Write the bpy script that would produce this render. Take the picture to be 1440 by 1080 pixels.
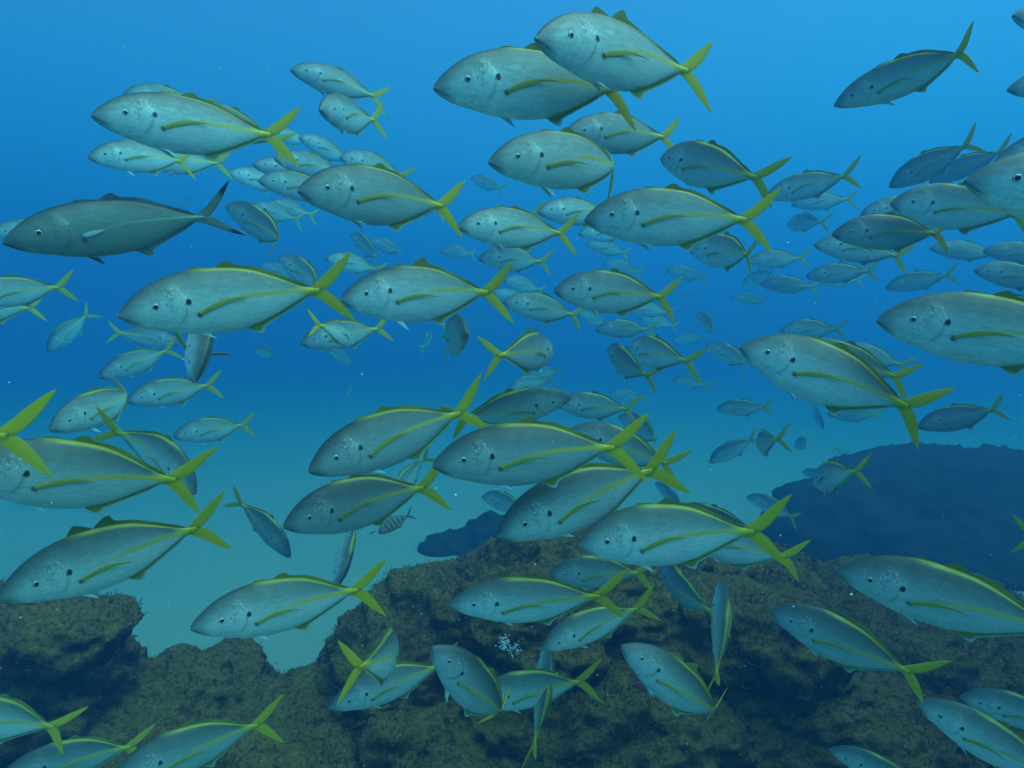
import bpy, bmesh, math, random
import numpy as np
from mathutils import Vector, Quaternion, noise

scene = bpy.context.scene
for o in list(bpy.data.objects):
    bpy.data.objects.remove(o)
C = scene.collection
R = math.radians

# ------------------------------------------------------------------ camera
cam_data = bpy.data.cameras.new("camera")
cam = bpy.data.objects.new("camera", cam_data)
C.objects.link(cam)
cam.location = (0, 0, 3.0)
cam.rotation_euler = (R(90 - 3.86), 0, 0)
cam_data.sensor_width = 36.0
cam_data.lens = 36.0 * 889 / 1440
cam_data.clip_start = 0.02
cam_data.clip_end = 500
scene.camera = cam

# ------------------------------------------------------------------ sky, sun, exposure
SUN_EL = R(58)
SUN_AZ = R(115)                         # clockwise from +Y, the way the camera looks
world = bpy.data.worlds.new("World")
scene.world = world
world.use_nodes = True
wn = world.node_tree
bg = wn.nodes["Background"]
sky = wn.nodes.new("ShaderNodeTexSky")
sky.sky_type = 'NISHITA'
sky.sun_disc = False
sky.sun_elevation = SUN_EL
sky.sun_rotation = SUN_AZ
wn.links.new(sky.outputs[0], bg.inputs[0])
bg.inputs[1].default_value = 0.15

sun_data = bpy.data.lights.new("sun", 'SUN')
sun_data.energy = 5.0
sun_data.angle = R(80)                  # the rippled sea surface and the water spread the sun over much of the sky
sun_data.color = (1.0, 0.96, 0.90)
sun = bpy.data.objects.new("sun", sun_data)
C.objects.link(sun)
d = Vector((math.cos(SUN_EL) * math.sin(SUN_AZ), math.cos(SUN_EL) * math.cos(SUN_AZ), math.sin(SUN_EL)))
sun.rotation_euler = d.to_track_quat('Z', 'Y').to_euler()
sun.location = (0, 0, 30)

vs = scene.view_settings
vs.view_transform = 'Standard'
vs.look = 'None'
vs.exposure = 0.85
vs.gamma = 1.0
vs.use_curve_mapping = False

scene.render.engine = 'CYCLES'
cy = scene.cycles
cy.use_denoising = True
cy.volume_bounces = 6
cy.max_bounces = 10
cy.diffuse_bounces = 3
cy.glossy_bounces = 2
cy.transmission_bounces = 4
cy.transparent_max_bounces = 12

# ------------------------------------------------------------------ water
WATER_TOP = 14.0
WATER_DENSITY = 0.132
WATER_COLOR = (0.042, 0.150, 0.318)
WATER_ABSORB = (0.0, 0.37, 0.48)
WATER_ANISO = 0.40

# ------------------------------------------------------------------ node helper
class NT:
    def __init__(s, name):
        s.m = bpy.data.materials.new(name)
        s.m.use_nodes = True
        s.t = s.m.node_tree
        s.p = s.t.nodes["Principled BSDF"]
        s.out = s.t.nodes["Material Output"]
    def n(s, kind, **kw):
        nd = s.t.nodes.new(kind)
        for k, v in kw.items():
            setattr(nd, k, v)
        return nd
    def put(s, sock, v):
        if hasattr(v, "is_output"):
            s.t.links.new(v, sock)
        else:
            sock.default_value = v
    def math(s, op, a, b=0.0, c=0.0, clamp=False):
        nd = s.n("ShaderNodeMath", operation=op, use_clamp=clamp)
        s.put(nd.inputs[0], a); s.put(nd.inputs[1], b); s.put(nd.inputs[2], c)
        return nd.outputs[0]
    def add(s, a, b): return s.math('ADD', a, b)
    def sub(s, a, b): return s.math('SUBTRACT', a, b)
    def mul(s, a, b): return s.math('MULTIPLY', a, b)
    def absv(s, a): return s.math('ABSOLUTE', a)
    def step(s, x, lo, hi):              # smoothstep 0..1, lo>hi gives the falling one
        nd = s.n("ShaderNodeMapRange", interpolation_type='SMOOTHSTEP')
        s.put(nd.inputs[0], x)
        if lo < hi:
            nd.inputs[1].default_value, nd.inputs[2].default_value = lo, hi
            nd.inputs[3].default_value, nd.inputs[4].default_value = 0, 1
        else:
            nd.inputs[1].default_value, nd.inputs[2].default_value = hi, lo
            nd.inputs[3].default_value, nd.inputs[4].default_value = 1, 0
        return nd.outputs[0]
    def mix(s, f, a, b, blend='MIX'):
        nd = s.n("ShaderNodeMix", data_type='RGBA', blend_type=blend)
        s.put(nd.inputs[0], f)
        s.put(nd.inputs[6], a if hasattr(a, "is_output") else (*a, 1))
        s.put(nd.inputs[7], b if hasattr(b, "is_output") else (*b, 1))
        return nd.outputs[2]
    def ramp(s, x, stops):
        nd = s.n("ShaderNodeValToRGB")
        cr = nd.color_ramp
        while len(cr.elements) < len(stops):
            cr.elements.new(0.5)
        for e, (p, c) in zip(cr.elements, stops):
            e.position = p; e.color = (*c, 1)
        s.put(nd.inputs[0], x)
        return nd.outputs[0]
    def noise(s, vec, scale, detail=3, rough=0.55, out=0):
        nd = s.n("ShaderNodeTexNoise")
        if vec is not None: s.put(nd.inputs["Vector"], vec)
        nd.inputs["Scale"].default_value = scale
        nd.inputs["Detail"].default_value = detail
        nd.inputs["Roughness"].default_value = rough
        return nd.outputs[out]
    def attr(s, name):
        nd = s.n("ShaderNodeAttribute", attribute_name=name)
        sp = s.n("ShaderNodeSeparateXYZ")
        s.t.links.new(nd.outputs["Vector"], sp.inputs[0])
        return nd.outputs["Vector"], sp.outputs[0], sp.outputs[1], sp.outputs[2]
    def scalevec(s, v, k):
        nd = s.n("ShaderNodeVectorMath", operation='MULTIPLY')
        s.put(nd.inputs[0], v); nd.inputs[1].default_value = k
        return nd.outputs[0]
    def bump(s, h, strength, dist):
        nd = s.n("ShaderNodeBump")
        nd.inputs["Strength"].default_value = strength
        nd.inputs["Distance"].default_value = dist
        s.put(nd.inputs["Height"], h)
        s.t.links.new(nd.outputs[0], s.p.inputs["Normal"])
        return nd.outputs[0]

# ------------------------------------------------------------------ materials: fish
def fish_body_material(kind):
    t = NT(kind + "_skin")
    vec, x, y, z = t.attr("rest")
    _, _, v, side = t.attr("girth")           # v = -1 belly .. +1 back
    n1 = t.noise(vec, 14, 3)
    n2 = t.noise(t.scalevec(vec, (1, 1, 3)), 55, 3)
    vw = t.add(v, t.mul(t.sub(n1, 0.5), 0.25))
    v01 = t.add(t.mul(vw, 0.5), 0.5)
    if kind == "yellowtail":
        base = t.ramp(v01, [(0.0, (.68, .78, .76)), (0.25, (.60, .73, .70)), (0.5, (.45, .575, .545)), (0.70, (.235, .32, .295)), (0.86, (.11, .155, .135)), (1.0, (.04, .06, .045))])
    elif kind == "plain":
        base = t.ramp(v01, [(0.0, (.42, .50, .41)), (0.35, (.34, .44, .35)), (0.6, (.26, .36, .28)), (0.85, (.14, .20, .155)), (1.0, (.06, .08, .065))])
    else:
        base = t.ramp(v01, [(0.0, (.50, .50, .42)), (0.45, (.36, .35, .27)), (0.8, (.22, .20, .14)), (1.0, (.11, .10, .07))])
    # scales and blotchy sheen
    vor = t.n("ShaderNodeTexVoronoi", feature='F1')
    t.put(vor.inputs["Vector"], t.scalevec(vec, (95, 40, 120)))
    vor.inputs["Scale"].default_value = 1.0
    base = t.mix(1.0, base, t.ramp(n2, [(0.25, (.90, .91, .91)), (0.75, (1.07, 1.06, 1.05))]), 'MULTIPLY')
    sc = t.ramp(vor.outputs["Distance"], [(0.0, (1.03, 1.03, 1.03)), (0.6, (.87, .88, .89))])
    base = t.mix(t.step(x, .30, .36), base, t.mix(1.0, base, sc, 'MULTIPLY'))
    n4 = t.noise(t.scalevec(vec, (5, 1, 16)), 3.2, 4, .6)
    base = t.mix(.7, base, t.mix(1.0, base, t.ramp(n4, [(.28, (.68, .70, .72)), (.5, (1, 1, 1)), (.74, (1.26, 1.24, 1.2))]), 'MULTIPLY'))
    spk = t.noise(vec, 130, 2, .5)
    base = t.mix(t.mul(t.step(spk, .71, .76), .22), base, (.50, .58, .56))
    oi = t.n("ShaderNodeObjectInfo")
    base = t.mix(1.0, base, t.ramp(oi.outputs["Random"], [(0, (.66, .68, .68)), (.4, (.95, .95, .95)), (1, (1.18, 1.16, 1.12))]), 'MULTIPLY')
    if kind == "yellowtail":
        yel = t.mix(n2, (.47, .38, .010), (.68, .54, .018))
        olive = (.20, .22, .03)
        wob = t.mul(t.sub(n1, 0.5), 0.006)
        # lateral stripe: arches gently from behind the side fin to the tail base
        zc = t.add(t.mul(t.math('SINE', t.mul(t.sub(x, .40), 5.6)), .017), wob)
        dist = t.absv(t.sub(z, zc))
        wdt = t.mul(t.step(t.add(dist, t.mul(t.sub(n2, .5), .006)), .017, .003), t.mul(t.step(x, .42, .66), .9))
        base = t.mix(wdt, base, yel)
        # back edge: yellow line under the dorsal base, dark olive above it
        bk = t.mul(t.step(v, .86, .95), t.step(x, .32, .48))
        base = t.mix(t.mul(bk, .9), base, t.mix(n2, (.30, .27, .010), (.45, .39, .015)))
        bo = t.mul(t.step(v, .955, .985), t.step(x, .30, .40))
        base = t.mix(bo, base, olive)
        # anal fin base
        ab = t.mul(t.step(v, -.86, -.95), t.step(x, .55, .64))
        base = t.mix(t.mul(ab, .9), base, (.40, .42, .03))
        # tail base
        base = t.mix(t.mul(t.step(x, .84, .94), .95), base, yel)
        sx, sz, sr = .317, .020, .0125
    elif kind == "plain":
        zc = t.add(t.mul(t.math('SINE', t.mul(t.sub(x, .42), 5.4)), .014), 0.0)
        ln = t.mul(t.step(t.absv(t.sub(z, zc)), .006, .002), t.step(x, .45, .7))
        base = t.mix(t.mul(ln, .6), base, (.50, .55, .42))
        base = t.mix(t.step(v, .90, .97), base, (.02, .025, .02))
        sx, sz, sr = .31, .03, .004
    else:
        band = t.math('SINE', t.mul(t.add(x, t.mul(z, .12)), 49.0))
        bm = t.mul(t.step(band, .35, .62), t.mul(t.step(x, .14, .2), t.step(v, -.85, -.5)))
        base = t.mix(t.mul(bm, .93), base, (.022, .02, .016))
        sx, sz, sr = .93, .0, .006
    # snout darker, mouth line, gill-cover edge
    hd = t.noise(vec, 26, 4, .65)
    base = t.mix(t.mul(t.step(x, .32, .16), .75), base, t.mix(1.0, base, t.ramp(hd, [(.3, (.62, .64, .70)), (.7, (1.22, 1.18, 1.16))]), 'MULTIPLY'))
    base = t.mix(t.mul(t.step(x, .15, .0), .7), base, (.095, .10, .085))
    mz = t.sub(z, t.sub(-.017, t.mul(x, .55)))
    mouth = t.mul(t.step(t.absv(mz), .0045, .001), t.step(x, .082, .06))
    base = t.mix(t.mul(mouth, .75), base, (.025, .025, .022))
    gx = t.add(.305, t.mul(t.mul(t.sub(z, .0), t.sub(z, .0)), -6.0))
    gill = t.mul(t.step(t.absv(t.sub(x, gx)), .006, .001), t.step(t.absv(z), .105, .07))
    base = t.mix(t.mul(gill, .38), base, (.05, .06, .055))
    px = t.add(.235, t.mul(t.mul(z, z), -7.0))
    pre = t.mul(t.step(t.absv(t.sub(x, px)), .005, .001), t.step(t.absv(t.add(z, .02)), .09, .05))
    base = t.mix(t.mul(pre, .22), base, (.07, .08, .075))
    # pale flecks behind the eye
    fl = t.noise(t.scalevec(vec, (1, .2, 1.4)), 70, 2)
    reg = t.mul(t.mul(t.mul(t.step(x, .19, .23), 1.0 if kind == 'yellowtail' else .15), t.step(x, .35, .31)), t.step(t.absv(t.sub(z, .055)), .05, .02))
    base = t.mix(t.mul(t.mul(t.step(fl, .55, .66), reg), .8), base, (.72, .78, .74))
    dk = t.noise(t.scalevec(vec, (1.6, .2, .55)), 60, 2)
    reg2 = t.mul(t.mul(t.step(x, .19, .22), t.step(x, .34, .30)), t.step(t.absv(t.sub(z, .03)), .07, .03))
    base = t.mix(t.mul(t.mul(t.step(dk, .56, .66), reg2), .55), base, (.08, .10, .10))
    bx, bz = t.sub(x, .357), t.add(z, .052)
    br = t.math('SQRT', t.add(t.mul(bx, bx), t.mul(bz, bz)))
    base = t.mix(t.mul(t.step(br, .020, .008), .8), base, (.06, .055, .03))
    # dark spot on the gill cover
    dx, dz = t.sub(x, sx), t.mul(t.sub(z, sz), .8)
    rr = t.math('SQRT', t.add(t.mul(dx, dx), t.mul(dz, dz)))
    base = t.mix(t.mul(t.step(rr, sr * 1.35, sr * .75), .97), base, (.008, .008, .01))
    t.put(t.p.inputs["Base Color"], base)
    t.put(t.p.inputs["Metallic"], t.mul(t.step(n4, .35, .68), .22))
    t.put(t.p.inputs["Roughness"], t.add(.36, t.mul(n1, .22)))
    t.p.inputs["Specular IOR Level"].default_value = 0.5
    h = t.add(t.mul(vor.outputs["Distance"], -.5), n2)
    t.bump(h, .10, .002)
    return t.m

def fin_material(name, base, edge, core, tip=None, trans=.45, rays=70.0):
    t = NT(name)
    vec, u, s, _ = t.attr("rest")             # u root..tip, s leading..trailing
    n = t.noise(t.scalevec(vec, (3, 26, 1)), 3.0, 3)
    col = t.mix(n, tuple(c * .72 for c in base), tuple(min(1, c * 1.2) for c in base))
    col = t.mix(t.step(s, .80, 1.0), col, edge)
    col = t.mix(t.step(u, .22, .0), col, core)
    if tip:
        col = t.mix(t.step(u, .62, .80), col, tip)
    t.put(t.p.inputs["Base Color"], col)
    t.p.inputs["Roughness"].default_value = .5
    t.p.inputs["Specular IOR Level"].default_value = .3
    wav = t.math('SINE', t.mul(s, rays))
    nb = t.bump(t.add(wav, t.mul(n, 1.5)), .3, .002)
    col = t.mix(1.0, col, t.ramp(t.add(t.mul(wav, .5), .5), [(0, (.86, .86, .86)), (1, (1.07, 1.07, 1.07))]), 'MULTIPLY')
    t.put(t.p.inputs['Base Color'], col)
    tr = t.n("ShaderNodeBsdfTranslucent")
    t.put(tr.inputs[0], col)
    mx = t.n("ShaderNodeMixShader")
    mx.inputs[0].default_value = trans
    t.t.links.new(t.p.outputs[0], mx.inputs[1])
    t.t.links.new(tr.outputs[0], mx.inputs[2])
    t.t.links.new(mx.outputs[0], t.out.inputs[0])
    return t.m

def plain_material(name, col, rough=.4, spec=.5):
    t = NT(name)
    t.p.inputs["Base Color"].default_value = (*col, 1)
    t.p.inputs["Roughness"].default_value = rough
    t.p.inputs["Specular IOR Level"].default_value = spec
    return t.m

def iris_material(name, ring, gold):
    t = NT(name)
    vec, r, a, _ = t.attr("rest")
    n = t.noise(vec, 9, 2)
    col = t.mix(t.step(t.add(r, t.mul(n, .15)), .86, 1.0), ring, gold)
    t.put(t.p.inputs["Base Color"], col)
    t.p.inputs["Roughness"].default_value = .25
    t.p.inputs["Metallic"].default_value = .15
    return t.m

M = {
    "yellowtail": fish_body_material("yellowtail"),
    "plain": fish_body_material("plain"),
    "striped": fish_body_material("striped"),
    "tail": fin_material("yellow_tail_fin", (.80, .64, .020), (.62, .52, .03), (.38, .32, .02), trans=.35),
    "dorsal": fin_material("olive_dorsal_fin", (.36, .36, .05), (.30, .33, .07), (.20, .22, .025), rays=230.0),
    "anal": fin_material("anal_fin", (.42, .43, .08), (.55, .66, .66), (.36, .37, .04), tip=(.58, .70, .62), rays=200.0),
    "pectoral": fin_material("yellow_side_fin", (.50, .44, .05), (.56, .54, .20), (.54, .45, .03), trans=.15),
    "pelvic": fin_material("pale_belly_fin", (.66, .76, .76), (.78, .86, .86), (.45, .54, .52), trans=.2),
    "plain_tail": fin_material("grey_tail_fin", (.20, .26, .19), (.13, .17, .13), (.24, .30, .22), tip=(.012, .014, .02), trans=.2),
    "plain_fin": fin_material("grey_fin", (.17, .22, .17), (.10, .13, .10), (.12, .16, .13), trans=.3),
    "plain_side_fin": fin_material("silvery_side_fin", (.78, .84, .86), (.8, .86, .9), (.7, .75, .75), trans=.2),
    "striped_fin": fin_material("striped_grey_fin", (.22, .25, .26), (.12, .14, .15), (.20, .20, .17), trans=.3),
    "iris": iris_material("silver_iris", (.52, .54, .45), (.09, .10, .07)),
    "pupil": plain_material("black_pupil", (.004, .004, .006), .08, .6),
}

# ------------------------------------------------------------------ fish geometry (unit: one fork length)
def spline(keys, x):
    kx = np.array([k[0] for k in keys], float); ky = np.array([k[1] for k in keys], float)
    m = np.gradient(ky, kx)
    i = np.clip(np.searchsorted(kx, x, side='right') - 1, 0, len(kx) - 2)
    h = kx[i + 1] - kx[i]; t = np.clip((x - kx[i]) / h, 0, 1)
    return ((2*t**3 - 3*t**2 + 1) * ky[i] + (t**3 - 2*t**2 + t) * h * m[i]
            + (-2*t**3 + 3*t**2) * ky[i + 1] + (t**3 - t**2) * h * m[i + 1])

PROFILE = {
 "yellowtail": dict(
    top=[(0, -.002), (.02, .024), (.06, .063), (.12, .107), (.19, .142), (.28, .168), (.38, .182), (.48, .178), (.56, .170), (.65, .148), (.75, .104), (.84, .058), (.90, .030), (.95, .019), (1.0, .017)],
    bot=[(0, -.022), (.02, -.040), (.06, -.067), (.12, -.094), (.19, -.115), (.28, -.143), (.38, -.160), (.48, -.166), (.56, -.160), (.65, -.142), (.75, -.101), (.84, -.056), (.90, -.030), (.95, -.020), (1.0, -.018)],
    wid=[(0, .010), (.02, .020), (.06, .036), (.12, .053), (.20, .068), (.30, .076), (.42, .078), (.55, .070), (.68, .052), (.80, .030), (.90, .015), (.96, .010), (1.0, .007)]),
}
PROFILE["plain"] = dict(
    top=[(x, z * .86) for x, z in PROFILE["yellowtail"]["top"]],
    bot=[(x, z * .88) for x, z in PROFILE["yellowtail"]["bot"]],
    wid=[(x, w * 1.0) for x, w in PROFILE["yellowtail"]["wid"]])
PROFILE["striped"] = dict(
    top=[(x, z * 1.08 + (.012 if x > .9 else 0)) for x, z in PROFILE["yellowtail"]["top"]],
    bot=[(x, z * 1.02 - (.012 if x > .9 else 0)) for x, z in PROFILE["yellowtail"]["bot"]],
    wid=[(x, w * 1.05) for x, w in PROFILE["yellowtail"]["wid"]])

def bender(bend):
    xs = np.linspace(-.1, 1.4, 601)
    th = bend * np.clip((np.minimum(xs, 1.02) - .28) / .72, 0, None) ** (1.35 if abs(bend) < 1 else 3.2)
    th = th - (.10 if abs(bend) < 1 else .05) * bend   # the head turns a little the other way
    dx = xs[1] - xs[0]
    sx = np.concatenate([[0], np.cumsum(np.cos(th[:-1]) * dx)]); sy = np.concatenate([[0], np.cumsum(np.sin(th[:-1]) * dx)])
    i0 = int(round((.45 + .1) / dx))
    sx -= sx[i0]; sy -= sy[i0]
    def fn(p):                                  # p: (n,3) rest x,y,z -> local, forward is +X, left is +Y
        p = np.asarray(p, float)
        X = np.interp(p[:, 0], xs, sx); Y = np.interp(p[:, 0], xs, sy); T = np.interp(p[:, 0], xs, th)
        return np.stack([-(X - np.sin(T) * p[:, 1]), Y + np.cos(T) * p[:, 1], p[:, 2]], 1)
    return fn

def mesh_from(name, verts, faces, rest, mat, girth=None, smooth=True):
    me = bpy.data.meshes.new(name)
    me.from_pydata([tuple(v) for v in verts], [], faces)
    a = me.attributes.new("rest", 'FLOAT_VECTOR', 'POINT')
    a.data.foreach_set("vector", np.asarray(rest, np.float32).ravel())
    if girth is not None:
        a = me.attributes.new("girth", 'FLOAT_VECTOR', 'POINT')
        a.data.foreach_set("vector", np.asarray(girth, np.float32).ravel())
    if smooth:
        me.polygons.foreach_set("use_smooth", [True] * len(me.polygons))
    me.materials.append(mat)
    me.update()
    return me

def body_shape(sp):
    P = PROFILE[sp]
    return (lambda x: spline(P["top"], x)), (lambda x: spline(P["bot"], x)), (lambda x: spline(P["wid"], x))

def surf_y(sp, x, z):
    top, bot, wid = body_shape(sp)
    x = np.asarray(x, float); t, b = top(x), bot(x)
    v = np.clip((z - (t + b) / 2) / ((t - b) / 2), -1, 1)
    return wid(x) * (1 - np.abs(v) ** 2) ** .62

def make_body(sp, fn):
    top, bot, wid = body_shape(sp)
    xs = np.concatenate([np.linspace(0, .04, 7)[:-1], np.linspace(.04, .36, 54)[:-1], np.linspace(.36, .985, 56)])
    nt = 44
    ang = np.arange(nt) / nt * 2 * math.pi
    V, Rr, G = [], [], []
    for x in xs:
        t, b, w = float(top(np.array([x]))[0]), float(bot(np.array([x]))[0]), float(wid(np.array([x]))[0])
        for a in ang:
            v = math.sin(a); c = math.cos(a)
            z = (t + b) / 2 + v * (t - b) / 2
            y = math.copysign(w * abs(c) ** 1.24, c)
            zz = z
            gx = .305 - 6.0 * z * z                       # gill cover stands proud of the flank
            if abs(c) > .25 and x > .2:
                k = max(0., min(1., (gx - x) / .012 + 1)) if x > gx - .012 else 1.
                y *= 1 + .075 * k * max(0, min(1, (x - .2) / .05))
            px = .235 - 7.0 * z * z
            y *= 1 - .03 * math.exp(-((x - px) / .006) ** 2) * (abs(z + .02) < .08)
            mz = z - (-.017 - .55 * x)                     # mouth cleft and lips
            if x < .065:
                y *= 1 - .16 * math.exp(-(mz / .004) ** 2) + .08 * math.exp(-((abs(mz) - .009) / .005) ** 2)
            er = math.hypot(x - .168, z - .014)            # eye socket rim
            y *= 1 + .05 * math.exp(-((er - .028) / .006) ** 2)
            V.append((x, y, zz)); Rr.append((x, y, zz)); G.append((x, v, c))
    n = len(xs)
    F = []
    for i in range(n - 1):
        for j in range(nt):
            F.append((i*nt + j, i*nt + (j+1) % nt, (i+1)*nt + (j+1) % nt, (i+1)*nt + j))
    F.append(tuple(reversed(range(nt)))[::-1]); F.append(tuple((n-1)*nt + j for j in range(nt))[::-1])
    return mesh_from("body", fn(V), F, Rr, M[sp], G)

def make_fin(name, P, nu, ns, mat, fn, th=.004):
    """A thin solid fin. P(u,s) -> rest point; u root..tip, s leading..trailing edge."""
    us, ss = np.linspace(0, 1, nu), np.linspace(0, 1, ns)
    pts = np.array([[P(u, s) for s in ss] for u in us])
    du = np.gradient(pts, axis=0); ds = np.gradient(pts, axis=1)
    nr = np.cross(du, ds); ln = np.linalg.norm(nr, axis=2, keepdims=True); nr = nr / np.maximum(ln, 1e-9)
    for i in range(nu):
        for j in range(ns):
            if ln[i, j, 0] < 1e-9: nr[i, j] = nr[max(i-1, 0), j]
    T = np.array([[th * (1 - .82 * u) * (.25 + .75 * math.sin(math.pi * (.08 + .84 * s))) + .0004 for s in ss] for u in us])[..., None]
    a = (pts + nr * T / 2).reshape(-1, 3); b = (pts - nr * T / 2).reshape(-1, 3)
    N = nu * ns
    idx = lambda i, j: i * ns + j
    F = []
    for i in range(nu - 1):
        for j in range(ns - 1):
            q = (idx(i, j), idx(i, j+1), idx(i+1, j+1), idx(i+1, j))
            F.append(q[::-1]); F.append(tuple(k + N for k in q))
    ring = [idx(0, j) for j in range(ns)] + [idx(i, ns-1) for i in range(1, nu)] + [idx(nu-1, j) for j in range(ns-2, -1, -1)] + [idx(i, 0) for i in range(nu-2, 0, -1)]
    rest = [(u, s, 0) for u in us for s in ss] * 2
    rim = np.concatenate([a[ring], b[ring]])               # the rim keeps its own vertices, so the edge stays crisp
    nr_ = len(ring)
    for k in range(nr_):
        p, q = 2 * N + k, 2 * N + (k + 1) % nr_
        F.append((p, q, q + nr_, p + nr_))
    rest = rest + [rest[i] for i in ring] * 2
    return mesh_from(name, fn(np.concatenate([a, b, rim])), F, rest, mat)

def bez(p, t):
    p = [np.array(q, float) for q in p]
    while len(p) > 1:
        p = [p[i] * (1-t) + p[i+1] * t for i in range(len(p)-1)]
    return p[0]

def fish_parts(sp, bend, raised, spread, rng):
    """Meshes of one fish as [(name, mesh, [(sub name, mesh)])]."""
    fn = bender(bend)
    top, bot, wid = body_shape(sp)
    T = lambda x: float(top(np.array([x]))[0]); B = lambda x: float(bot(np.array([x]))[0])
    yt = sp == "yellowtail"
    parts = [("body", make_body(sp, fn), [])]
    # tail fin: one mesh, two swept lobes
    up = dict(lead=[(.915, 0, .018), (.985, 0, .034), (1.050, 0, .128), (1.180, 0, .184)], trail=[(.995, 0, -.002), (1.038, 0, .004), (1.108, 0, .064), (1.186, 0, .184)])
    lo = dict(lead=[(.915, 0, -.019), (.985, 0, -.036), (1.035, 0, -.132), (1.145, 0, -.198)], trail=[(.995, 0, .002), (1.034, 0, -.004), (1.090, 0, -.074), (1.151, 0, -.198)])
    if sp == "plain":
        up["lead"] = [(.915, 0, .016), (1.0, 0, .03), (1.07, 0, .13), (1.175, 0, .195)]; up["trail"] = [(.995, 0, -.002), (1.035, 0, .008), (1.10, 0, .080), (1.18, 0, .196)]
        lo["lead"] = [(.915, 0, -.016), (.99, 0, -.035), (1.08, 0, -.11), (1.200, 0, -.140)]; lo["trail"] = [(.995, 0, .002), (1.04, 0, -.008), (1.095, 0, -.066), (1.203, 0, -.141)]
    tm = M["tail"] if yt else M["plain_tail"] if sp == "plain" else M["striped_fin"]
    cup = rng.uniform(-.02, .02)
    ms = []
    for lobe in (up, lo):
        L, Tr = lobe["lead"], lobe["trail"]
        k = rng.uniform(.92, 1.06)
        def P(u, s, L=L, Tr=Tr, k=k):
            p = bez(L, u) * (1 - s) + bez(Tr, u) * s
            p = p.copy(); p[2] *= 1 + (k - 1) * u; p[1] = cup * u * u
            return p
        ms.append(make_fin("tail_fin", P, 18, 9, tm, fn, .011))
    bm = bmesh.new()
    for m_ in ms: bm.from_mesh(m_)
    tail = bpy.data.meshes.new("tail_fin"); bm.to_mesh(tail); bm.free()
    tail.materials.append(tm)
    for m_ in ms: bpy.data.meshes.remove(m_)
    parts.append(("tail_fin", tail, []))
    # soft dorsal fin
    hi = {0: .030, 1: .055, 2: .055, 3: .050}[raised]
    hk = [(.47, .0), (.485, hi * .75), (.505, hi), (.56, hi * .45), (.64, .016), (.80, .013), (.90, .010), (.935, .0)]
    dm = M["dorsal"] if yt else M["plain_fin"] if sp == "plain" else M["striped_fin"]
    def PD(u, s):
        x = .47 + .465 * s; h = max(0.0, float(spline(hk, np.array([x]))[0]))
        return np.array([x + u * h * .9, .004 * u * math.sin(9 * s), T(x) - .006 + u * (h + .006)])
    parts.append(("dorsal_fin", make_fin("dorsal_fin", PD, 5, 44, dm, fn, .006), []))
    # first (spiny) dorsal fin, folded down or raised
    h1 = {0: .010, 1: .045, 2: .012, 3: .055}[raised]
    def PS(u, s):
        x = .345 + .125 * s
        h = h1 * min(1, s / .12) * (1 - s) ** .8 if s > 0 else 0
        if raised in (1, 3): h *= .86 + .14 * abs(math.sin(s * 22))
        return np.array([x + u * h * .55, 0, T(x) - .006 + u * (h + .006)])
    parts.append(("spiny_dorsal_fin", make_fin("spiny_dorsal_fin", PS, 4, 24, dm, fn, .005), []))
    # anal fin
    ak = [(.575, .0), (.59, .03), (.605, .042), (.65, .020), (.72, .013), (.88, .010), (.935, .0)]
    am = M["anal"] if yt else M["plain_fin"] if sp == "plain" else M["striped_fin"]
    def PA(u, s):
        x = .575 + .36 * s; h = max(0.0, float(spline(ak, np.array([x]))[0]))
        return np.array([x + u * h * .9, .004 * u * math.sin(7 * s), B(x) + .006 - u * (h + .006)])
    parts.append(("anal_fin", make_fin("anal_fin", PA, 5, 36, am, fn, .006), []))
    # side fins
    pm = M["pectoral"] if yt else M["plain_side_fin"] if sp == "plain" else M["striped_fin"]
    plen = .27 if yt else .10
    for sg in (1, -1):
        yaw = spread if spread else rng.uniform(.05, .16)
        drop = rng.uniform(-.01, .035)
        def PP(u, s, sg=sg, yaw=yaw, drop=drop):
            c = .5 - s
            chord = .036 * (.30 + .70 * math.sin(math.pi * min(1.0, .12 + u * 1.3) * .5)) * (1 - u) ** .85 + .001
            if spread: chord *= 2.0
            lx = .355 + plen * u * math.cos(yaw) + .010 * s
            zc = -.047 + .050 * math.sin(u * 2.2) - drop * u
            if not yt: zc = -.03 + .02 * u
            z = zc + c * chord
            y = float(surf_y(sp, np.array([.355]), -.047)[0]) * .93 + plen * u * math.sin(yaw)
            if not spread:
                y = max(y, float(surf_y(sp, np.array([lx]), z)[0]) + .002 + .006 * u)
            return np.array([lx, sg * y, z])
        parts.append(("pectoral_fin", make_fin("pectoral_fin", PP, 14, 6, pm, fn, .006), []))
    for sg in (1, -1):
        fold = rng.uniform(.2, .9)
        def PV(u, s, sg=sg, fold=fold):
            ch = .048 * (1 - .75 * u)
            x = .33 + .075 * u + ch * s
            z0 = B(.35) + .010
            return np.array([x, sg * (.012 + .022 * u), z0 - u * .075 * fold - .006 * s * u])
        parts.append(("pelvic_fin", make_fin("pelvic_fin", PV, 7, 6, M["pelvic"] if sp != "plain" else M["plain_fin"], fn, .004), []))
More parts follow.
